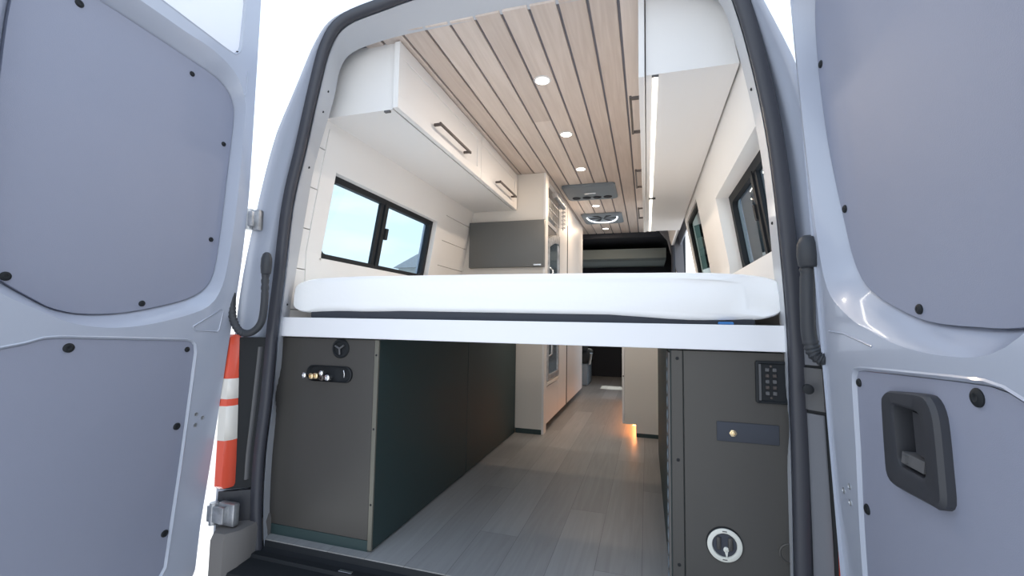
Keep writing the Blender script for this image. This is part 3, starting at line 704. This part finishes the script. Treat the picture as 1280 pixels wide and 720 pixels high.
# ------------------------------------------------------------------ overhead cabinets
def bar_handle(parent, x, ya, yb, z, out, m):
    bm = bmesh.new()
    box(bm, (min(x+out*.030, x+out*.040), ya, z-.007), (max(x+out*.030, x+out*.040), yb, z+.007), .002, 1)
    for y in (ya+.006, yb-.018): box(bm, (min(x, x+out*.034), y, z-.006), (max(x, x+out*.034), y+.012, z+.006), .001, 1)
    return finish('handle', bm, m, parent)
cl = thing('overhead_cabinet', 'white overhead cabinet with two dark bar handles above the window showing a house', 'cabinet', (-.6, 2.3, 1.645))
bm = bmesh.new()
poly = [(-.80, 1.645), (-.455, 1.645), (-.455, 1.918), (-.735, 1.918)]
prism(bm, [(-.785, 1.645), (-.466, 1.645), (-.466, 1.925), (-.73, 1.925)], 1.50, 3.165, lambda u, v, d: (u, d, v)); finish('carcass', bm, M['whitep'], cl, smooth=0)
for ya, yb in ((1.482, 2.397), (2.404, 3.160)):
    bm = bmesh.new(); box(bm, (-.456, ya, 1.642), (-.437, yb, 1.914), .0015, 1)
    for p, q, c0, c1 in ((ya, yb, 1.642, 1.697), (ya, yb, 1.859, 1.914), (ya, ya+.055, 1.697, 1.859), (yb-.055, yb, 1.697, 1.859)): box(bm, (-.4375, p, c0), (-.432, q, c1), .001, 1)
    d_ = finish('cabinet_door', bm, M['whitep'], cl)
    yc = ya+.50 if ya < 2 else ya+.45
    bar_handle(d_, -.432, yc-.20, yc+.17, 1.705, 1, M['bronze'])
bm = bmesh.new(); box(bm, (-.505, 1.500, 1.638), (-.480, 1.512, 1.645)); finish('channel_cap', bm, M['grey_plastic'], cl)
cr = thing('overhead_cabinet', 'white overhead cabinet with a lit strip along its lower front edge', 'cabinet', (.65, 2.8, 1.64))
bm = bmesh.new(); prism(bm, [(.502, 1.640), (.787, 1.640), (.735, 1.917), (.502, 1.917)], 1.50, 4.16, lambda u, v, d: (u, d, v)); finish('carcass', bm, M['whitep'], cr, smooth=0)
for ya, yb in ((1.485, 2.36), (2.365, 3.24), (3.245, 4.155)):
    bm = bmesh.new(); box(bm, (.478, ya, 1.628 if ya < 1.5 else 1.632), (.498, yb, 1.914), .0015, 1); d_ = finish('cabinet_door', bm, M['whitep'], cr)
    yc = (ya+yb)/2
    bar_handle(d_, .478, yc-.17, yc+.18, 1.70, -1, M['bronze'])
bm = bmesh.new(); box(bm, (.524, 1.512, 1.6375), (.540, 4.14, 1.6440), .001, 1); ls = lab(finish('light_strip', bm, M['led'], cr), 'lit strip lamp')
bm = bmesh.new(); box(bm, (.521, 1.503, 1.636), (.543, 1.512, 1.6425)); finish('strip_cap', bm, M['grey_plastic'], cr)
bm = bmesh.new(); box(bm, (.518, 3.0, 1.624), (.56, 3.02, 1.632)); finish('strip_clip', bm, M['black'], cr)

# ------------------------------------------------------------------ tall unit with refrigerator
tw = thing('tall_cabinet', 'tall white cabinet with a flat dark panel on its end, beside the aisle', 'cabinet', (-.55, 4.2, 0))
xf = -.215
bm = bmesh.new()
box(bm, (-.875, 3.19, .0), (xf-.30, 5.18, 1.918)); box(bm, (xf-.30, 3.19, .05), (xf-.02, 3.24, 1.918)); box(bm, (xf-.30, 3.72, .05), (xf-.02, 5.18, 1.918))
box(bm, (xf-.30, 3.24, .05), (xf-.02, 3.72, .33)); box(bm, (xf-.30, 3.24, 1.57), (xf-.02, 3.72, 1.60)); box(bm, (xf-.30, 3.24, 1.87), (xf-.02, 3.72, 1.918)); finish('carcass', bm, M['whitep'], tw, smooth=0)
bm = bmesh.new(); box(bm, (-.875, 3.170, .035), (xf-.012, 3.188, 1.918), .001, 1); lab(finish('end_panel', bm, M['cream'], tw), 'cream end panel')
bm = bmesh.new(); box(bm, (xf-.012, 3.168, .0), (xf+.004, 3.26, 1.918), .001, 1); finish('corner_post', bm, M['whitep'], tw)
bm = bmesh.new(); box(bm, (-.42, 3.172, .0), (xf-.013, 3.187, .034)); lab(finish('kick_strip', bm, M['boxside'], tw), 'dark plinth')
bm = bmesh.new(); box(bm, (-.800, 3.128, 1.208), (xf+.004, 3.169, 1.556), .004, 2); dpn = lab(finish('dark_panel', bm, M['dpanel'], tw), 'flat dark grey panel')
bm = bmesh.new(); box(bm, (-.29, 3.124, 1.216), (-.232, 3.130, 1.228), .001, 1); finish('panel_badge', bm, M['chrome'], dpn)
for ya, yb, za, zb in ((3.262, 3.715, .055, .325), (3.725, 4.126, .055, 1.915), (4.162, 5.18, .055, 1.915)):
    bm = bmesh.new(); box(bm, (xf-.019, ya, za), (xf, yb, zb), .0015, 1); finish('cabinet_door', bm, M['whitep'], tw)
bm = bmesh.new(); box(bm, (xf-.015, 4.128, .055), (xf+.0015, 4.160, 1.72)); finish('seam_strip', bm, M['black'], tw)
bm = bmesh.new(); box(bm, (xf-.29, 3.262, .335), (xf+.012, 3.715, .362), .003, 1); lab(finish('shelf', bm, M['cream'], tw), 'shelf under the refrigerator')
# refrigerator
fr = thing('refrigerator', 'refrigerator with dark glass door and arched silver frame set in the tall cabinet', 'refrigerator', (xf-.15, 3.48, .363))
bm = bmesh.new(); box(bm, (xf-.29, 3.268, .364), (xf-.02, 3.710, 1.555)); finish('body', bm, M['grey_plastic'], fr)
def arch(y0, y1, z0, z1, h, n=10): return [(y0, z0), (y1, z0)]+[(y1+(y0-y1)*k/n, z1+h*math.sin(math.pi*(.5+k/n*.5))) for k in range(n+1)]
bm = bmesh.new(); o_ = arch(3.27, 3.71, .37, 1.44, .09); i_ = arch(3.305, 3.675, .41, 1.38, .08)
A = [[(xf+d, y, z) for y, z in q] for q, d in ((o_, -.02), (o_, .010), (i_, .010), (i_, -.004))]
loft(bm, [r+[r[0]] for r in A]); lab(finish('door_frame', bm, M['steel'], fr, smooth=30), 'arched silver frame')
bm = bmesh.new(); prism(bm, i_, -.004, .002, lambda u, v, d: (xf+d, u, v)); lab(finish('glass_door', bm, M['fridge'], fr, smooth=0), 'dark glass door')
bm = bmesh.new(); tube(bm, [(xf+.010, 3.295, .55), (xf+.035, 3.295, .57), (xf+.035, 3.295, 1.2), (xf+.010, 3.295, 1.22)], .007, 10); finish('handle', bm, M['chrome'], fr, smooth=60)
# open rack above it
rk = thing('wire_rack', 'dark wire rack with metal rings in the open niche above the refrigerator', 'rack', (xf-.14, 3.48, 1.60))
bm = bmesh.new()
for z in (1.612, 1.68, 1.75): tube(bm, [(xf+.004, 3.27, z), (xf+.004, 3.70, z)], .004, 8)
for k in range(9): tube(bm, [(xf+.004, 3.275+.052*k, 1.605), (xf+.004, 3.275+.052*k, 1.755)], .003, 6)
finish('wire_front', bm, M['steel'], rk, smooth=60)
for k in range(5):
    bm = bmesh.new(); cz = 1.625+.035*k; tube(bm, [(xf+.022+.016*math.cos(a), 3.80+.02*math.sin(a), cz) for a in [2*math.pi*q/16 for q in range(17)]], .004, 6); finish('ring', bm, M['chrome'], rk, smooth=60)
bm = bmesh.new(); tube(bm, [(xf+.022, 3.78, 1.60), (xf+.022, 3.78, 1.80)], .003, 6); finish('ring_hanger', bm, M['steel'], rk, smooth=60)
bm = bmesh.new(); box(bm, (xf-.28, 3.26, 1.602), (xf-.04, 3.70, 1.72), .01); lab(finish('bin', bm, M['vent'], rk), 'grey bin behind the wire')
bm = bmesh.new(); tube(bm, [(xf+.02, 3.42, 1.815), (xf+.02, 3.82, 1.815)], .022, 16); o = tag(finish('grab_tube', bm, M['steel'], None, smooth=50), 'silver tube mounted high on the tall cabinet above the wire rack', 'tube')

# ------------------------------------------------------------------ galley cabinet
gl = thing('galley_cabinet', 'white kitchen cabinet across the aisle with an orange-lit toe kick', 'cabinet', (.6, 4.0, 0))
bm = bmesh.new(); box(bm, (.345, 3.362, .085), (.884, 4.9, .86)); box(bm, (.424, 3.362, .0), (.884, 4.9, .085)); finish('carcass', bm, M['whitep'], gl)
bm = bmesh.new()
prism(bm, [(.345, .086), (.424, .086), (.424, .028), (.60, .028), (.884, .028), (.884, .862), (.345, .862)], 3.35, 3.362, lambda u, v, d: (u, d, v)); lab(finish('end_panel', bm, M['cream'], gl, smooth=0), 'notched end panel')
bm = bmesh.new(); box(bm, (.426, 3.352, .0), (.884, 3.362, .027)); finish('kick_strip', bm, M['boxside'], gl)
for ya, yb in ((3.352, 3.86), (3.865, 4.38), (4.385, 4.9)):
    bm = bmesh.new(); box(bm, (.327, ya, .088), (.344, yb, .855), .0015, 1); finish('cabinet_door', bm, M['whitep'], gl)
bm = bmesh.new(); lathe(bm, (.336, 3.352, .425), (0, -1, 0), [(.005, 0), (.005, .004), (0, .005)], 10); finish('latch_button', bm, M['bronze'], gl)
bm = bmesh.new(); box(bm, (.40, 3.368, .074), (.420, 4.88, .084)); lab(finish('light_strip', bm, M['warm'], gl), 'orange toe-kick strip lamp')
bm = bmesh.new(); box(bm, (.325, 3.345, .862), (.884, 4.9, .885), .003, 1); finish('worktop', bm, M['cream'], gl)

# ------------------------------------------------------------------ ceiling lamps and vents
names = ['nearest to the rear doorway', 'second from the rear doorway', 'just before the wide vent', 'between the two ceiling vents', 'beyond the ring-lit vent']
for (x, y), nm in zip(((.046, 1.921), (.050, 2.535), (.048, 3.157), (.043, 4.217), (.041, 5.29)), names):
    t = thing('ceiling_lamp', 'small round recessed ceiling lamp '+nm, 'ceiling lamp', (x, y, 1.917), 'recessed ceiling lamps')
    bm = bmesh.new(); lathe(bm, (x, y, 1.9205), (0, 0, -1), [(.040, 0), (.040, .004), (.034, .006), (.031, .005)], 32, cap=False); finish('lamp_ring', bm, M['whitep'], t, smooth=50)
    bm = bmesh.new(); lathe(bm, (x, y, 1.9205), (0, 0, -1), [(.0315, .001), (.0315, .005), (.02, .0058), (0, .006)], 32, cap=False); finish('lamp_lens', bm, M['lamp'], t, smooth=60)
v = thing('ceiling_vent', 'wide grey ceiling air vent with four round outlets', 'vent', (.05, 3.72, 1.90))
bm = bmesh.new(); rows = [[(u, w, z) for u, w in rrect(-.165+s, 3.515+s, .265-s, 3.94-s, .035, 5)] for s, z in ((0, 1.9205), (0, 1.905), (.012, 1.897), (.02, 1.896))]
loft(bm, [r+[r[0]] for r in rows]); bm.faces.new([bm.verts.new(p) for p in rows[-1]]); finish('vent_body', bm, M['vent'], v, smooth=40)
for k in range(4):
    bm = bmesh.new(); lathe(bm, (-.085+.09*k, 3.84, 1.896), (0, 0, -1), [(.036, -.001), (.036, .004), (.028, .006), (.026, .002), (0, .002)], 24); finish('air_outlet', bm, M['cab'], v, smooth=40)
bm = bmesh.new(); box(bm, (.0, 3.70, 1.890), (.10, 3.73, 1.897), .003); lab(finish('vent_strip', bm, M['chrome'], v), 'shiny strip')  # shiny chrome strip on the underside of the vent body
v = thing('ceiling_fan', 'grey roof fan vent with a curved white ring', 'vent', (.05, 4.73, 1.90))
bm = bmesh.new(); rows = [[(u, w, z) for u, w in rrect(-.145+s, 4.51+s, .265-s, 4.96-s, .03, 5)] for s, z in ((0, 1.9205), (0, 1.908), (.01, 1.902), (.05, 1.902), (.06, 1.915))]
loft(bm, [r+[r[0]] for r in rows]); bm.faces.new([bm.verts.new(p) for p in rows[-1]]); finish('fan_frame', bm, M['vent'], v, smooth=40)
bm = bmesh.new(); tube(bm, [(.06+.155*math.cos(a)*abs(math.cos(a))**-.25 if abs(math.cos(a)) > 1e-3 else .06, 4.62+.25*math.sin(a), 1.900) for a in [math.pi*q/20 for q in range(21)]], .0075, 10); lab(finish('ring_light', bm, M['ring'], v, smooth=60), 'curved white light ring')
bm = bmesh.new()
for k in range(6):
    a = k*math.pi/3; hexa(bm, [(.06+.02*math.cos(a), 4.735+.02*math.sin(a), 1.912), (.06+.15*math.cos(a-.2), 4.735+.15*math.sin(a-.2), 1.910), (.06+.15*math.cos(a+.2), 4.735+.15*math.sin(a+.2), 1.914), (.06+.02*math.cos(a+.5), 4.735+.02*math.sin(a+.5), 1.913),
      (.06+.02*math.cos(a), 4.735+.02*math.sin(a), 1.914), (.06+.15*math.cos(a-.2), 4.735+.15*math.sin(a-.2), 1.912), (.06+.15*math.cos(a+.2), 4.735+.15*math.sin(a+.2), 1.916), (.06+.02*math.cos(a+.5), 4.735+.02*math.sin(a+.5), 1.915)])
finish('fan_blades', bm, M['cab'], v)

# ------------------------------------------------------------------ cab
bm = bmesh.new()
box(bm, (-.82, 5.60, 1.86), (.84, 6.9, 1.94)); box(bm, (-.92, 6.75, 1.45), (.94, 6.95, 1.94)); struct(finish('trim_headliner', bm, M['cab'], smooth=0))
bm = bmesh.new(); prism(bm, [(5.9, 1.640), (6.0, 1.62), (6.7, 1.62), (6.7, 1.66), (6.05, 1.68), (5.9, 1.765)], -.82, .74, lambda u, v, d: (d, u, v)); struct(finish('trim_cab_shelf', bm, M['cab_light'], smooth=0))
bm = bmesh.new()
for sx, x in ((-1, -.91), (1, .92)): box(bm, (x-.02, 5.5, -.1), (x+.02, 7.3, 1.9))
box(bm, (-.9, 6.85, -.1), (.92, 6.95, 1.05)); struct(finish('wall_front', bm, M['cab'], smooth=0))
bm = bmesh.new(); loft(bm, [[(-.86, 7.0, 1.05), (.88, 7.0, 1.05)], [(-.80, 6.86, 1.46), (.82, 6.86, 1.46)]]); struct(finish('window_4', bm, M['wind'], smooth=0))
bm = bmesh.new(); prism(bm, [(.655, 1.90), (.90, 1.93), (.93, 1.3), (.86, 1.35), (.80, 1.55), (.735, 1.80)], 5.48, 5.56, lambda u, v, d: (u, d, v)); struct(finish('trim_pillar', bm, M['pillar'], smooth=0))
bm = bmesh.new(); tube(bm, [(.79, 5.46, 1.78), (.80, 5.46, 1.60), (.80, 5.46, .9)], .022, 8); o = tag(finish('seat_belt', bm, M['cab'], None), 'dark seat belt hanging on the cab pillar', 'seat belt')
def seat(x, label):
    t = thing('cab_seat', label, 'seat', (x, 5.95, 0))
    bm = bmesh.new(); box(bm, (x-.23, 5.75, .001), (x+.23, 6.2, .28), .02); lab(finish('seat_base', bm, M['vent'], t), 'grey seat pedestal')
    bm = bmesh.new(); box(bm, (x-.25, 5.72, .281), (x+.25, 6.25, .45), .05, 3); finish('seat_cushion', bm, M['seat'], t)
    bm = bmesh.new(); rows = []
    for z, hw, y, th in ((.45, .23, 5.72, .07), (.6, .25, 5.69, .09), (.85, .25, 5.66, .09), (1.02, .20, 5.64, .07)): rows.append([(x+u, y+w, z) for u, w in rrect(-hw, -th, hw, th, .05, 4)])
    loft(bm, rows, closed=True, cap=True); finish('backrest', bm, M['seat'], t, smooth=50)
    bm = bmesh.new(); box(bm, (x-.12, 5.60, 1.05), (x+.12, 5.70, 1.22), .04, 3); finish('headrest', bm, M['seat'], t)
    bm = bmesh.new(); sgn = 1 if x < 0 else -1
    tube(bm, [(x+sgn*.25, 5.74, .28), (x+sgn*.27, 5.70, .36), (x+sgn*.28, 5.68, .42)], .02, 10); lab(finish('belt_buckle', bm, M['chrome'], t, smooth=60), 'pale belt buckle stalk')
seat(-.45, 'dark cab seat with grey pedestal at the end of the aisle, beside the white cabinets')
seat(.50, 'dark cab seat mostly hidden behind the galley cabinet')

# ------------------------------------------------------------------ sliding door pushed back along the side, distant house
sd = thing('sliding_door', 'side door slid open outside the window, showing its beige lining', 'van door', (1.06, 2.9, -.4))
bm = bmesh.new(); rows = []
for z in (-.4, .3, 1.0, 1.25, 1.5, 1.75):
    x = interp(z, [-.4, 1.0, 1.75], [1.09, 1.085, .985]); rows.append([(x, 2.19, z), (x+.06, 2.17, z), (x+.06, 3.62, z), (x, 3.60, z)])
loft(bm, rows, closed=True, cap=True); finish('door_shell', bm, M['paint'], sd, smooth=30)
bm = bmesh.new(); rows = []
for z in (.0, 1.0, 1.25, 1.5, 1.68):
    x = interp(z, [-.4, 1.0, 1.75], [1.09, 1.085, .985])-.004; rows.append([(x, 2.21, z), (x+.003, 2.205, z), (x+.003, 3.56, z), (x, 3.56, z)])
loft(bm, rows, closed=True, cap=True); lab(finish('door_lining', bm, M['beige'], sd, smooth=30), 'beige inner lining')
hs = thing('house', 'small grey house with a hipped roof seen through the window', 'house', (-26, 48.5, -.62))
bm = bmesh.new(); box(bm, (-27.0, 45.2, -.62), (-24.6, 53.1, 6.7)); finish('walls', bm, M['house'], hs)
bm = bmesh.new()
vs = [bm.verts.new(p) for p in ((-27.4, 44.6, 6.65), (-24.1, 44.6, 6.65), (-24.1, 53.7, 6.65), (-27.4, 53.7, 6.65), (-25.7, 47.2, 8.6), (-25.7, 51.1, 8.6))]
for f in ((0,1,4),(1,2,5,4),(2,3,5),(3,0,4,5),(3,2,1,0)): bm.faces.new([vs[i] for i in f])
finish('roof', bm, M['roof'], hs, smooth=0)
for y in (45.4, 47.4, 49.4):
    bm = bmesh.new(); box(bm, (-24.62, y+.6, 5.0), (-24.54, y+1.9, 6.2)); wn_ = finish('window', bm, M['rail'], hs)
    bm = bmesh.new(); box(bm, (-24.56, y+.72, 5.1), (-24.50, y+1.78, 6.1)); finish('pane', bm, M['fridge'], wn_)

# ------------------------------------------------------------------ lights
def light(kind, name, loc, energy, col=(1, 1, 1), size=.1, rot=(0, 0, 0), sy=None):
    d = bpy.data.lights.new(name, kind); d.energy = energy; d.color = col
    if kind == 'AREA':
        d.size = size; d.shape = 'DISK'
        if sy: d.shape = 'RECTANGLE'; d.size_y = sy
    o = bpy.data.objects.new(name, d); C.objects.link(o); o.location = loc; o.rotation_euler = rot
    return o
for i, (x, y) in enumerate(((.046, 1.921), (.050, 2.535), (.048, 3.157), (.043, 4.217), (.041, 5.29))):
    light('AREA', 'ceiling_lamp_light', (x, y, 1.912), 2.4 if i < 2 else 3.2, (1, .88, .76) if i < 2 else (1, .76, .54), .06)
light('AREA', 'strip_light', (.532, 2.82, 1.636), 2.2, (1, .93, .83), .018, (0, 0, 0), 2.6)
light('AREA', 'toe_kick_light', (.410, 4.1, .072), 0.7, (1, .38, .14), .02, (0, 0, 0), 1.5)
sun = bpy.data.lights.new('sun', 'SUN'); sun.energy = 4.2; sun.angle = .0093; sun.color = (1, .95, .86)
so = bpy.data.objects.new('sun', sun); C.objects.link(so)
d = Vector((-.26, .66, .70)).normalized(); so.rotation_euler = d.to_track_quat('Z', 'Y').to_euler()
w = bpy.data.worlds.new('sky'); sc.world = w; w.use_nodes = True
nt = w.node_tree; L = nt.links.new; bg = nt.nodes['Background']
tc = nt.nodes.new('ShaderNodeTexCoord'); sp = nt.nodes.new('ShaderNodeSeparateXYZ'); L(tc.outputs['Generated'], sp.inputs[0])
r = nt.nodes.new('ShaderNodeValToRGB'); L(sp.outputs['Z'], r.inputs['Fac'])
r.color_ramp.elements[0].position = 0; r.color_ramp.elements[0].color = (.97, .985, 1, 1)
r.color_ramp.elements[1].position = .9; r.color_ramp.elements[1].color = (.50, .68, .95, 1)
e = r.color_ramp.elements.new(.3); e.color = (.80, .91, 1, 1)
mp = nt.nodes.new('ShaderNodeMapping'); mp.inputs['Scale'].default_value = (2.2, 2.2, 9); L(tc.outputs['Generated'], mp.inputs['Vector'])
nz = nt.nodes.new('ShaderNodeTexNoise'); nz.inputs['Scale'].default_value = 1.6; nz.inputs['Detail'].default_value = 7; L(mp.outputs[0], nz.inputs['Vector'])
cr_ = nt.nodes.new('ShaderNodeValToRGB'); cr_.color_ramp.elements[0].position = .5; cr_.color_ramp.elements[1].position = .68; L(nz.outputs['Fac'], cr_.inputs['Fac'])
mx = nt.nodes.new('ShaderNodeMix'); mx.data_type = 'RGBA'; L(cr_.outputs['Color'], mx.inputs[0]); L(r.outputs['Color'], mx.inputs[6]); mx.inputs[7].default_value = (1, 1, 1, 1)
L(mx.outputs[2], bg.inputs['Color']); bg.inputs['Strength'].default_value = 1.5

# ------------------------------------------------------------------ camera
yaw, pitch, roll = .294839, .073322, .0167364
cy, sy, cp, sp_ = math.cos(yaw), math.sin(yaw), math.cos(pitch), math.sin(pitch)
fw = Vector((-sy*cp, cy*cp, sp_)); rt = Vector((cy, sy, 0)); upv = rt.cross(fw)
c_, s_ = math.cos(roll), math.sin(roll)
r2 = c_*rt+s_*upv; u2 = -s_*rt+c_*upv
cam = bpy.data.cameras.new('camera'); cam.sensor_width = 36; cam.lens = 555*36/1280; cam.clip_start = .05; cam.clip_end = 500
co = bpy.data.objects.new('camera', cam); C.objects.link(co)
m4 = Matrix((r2, u2, -fw)).transposed().to_4x4(); m4.translation = Vector((.5, 0, .812)); co.matrix_world = m4
sc.camera = co
vs_ = sc.view_settings; vs_.view_transform = 'Standard'; vs_.look = 'None'; vs_.gamma = 1; vs_.exposure = 0.25; vs_.use_curve_mapping = False
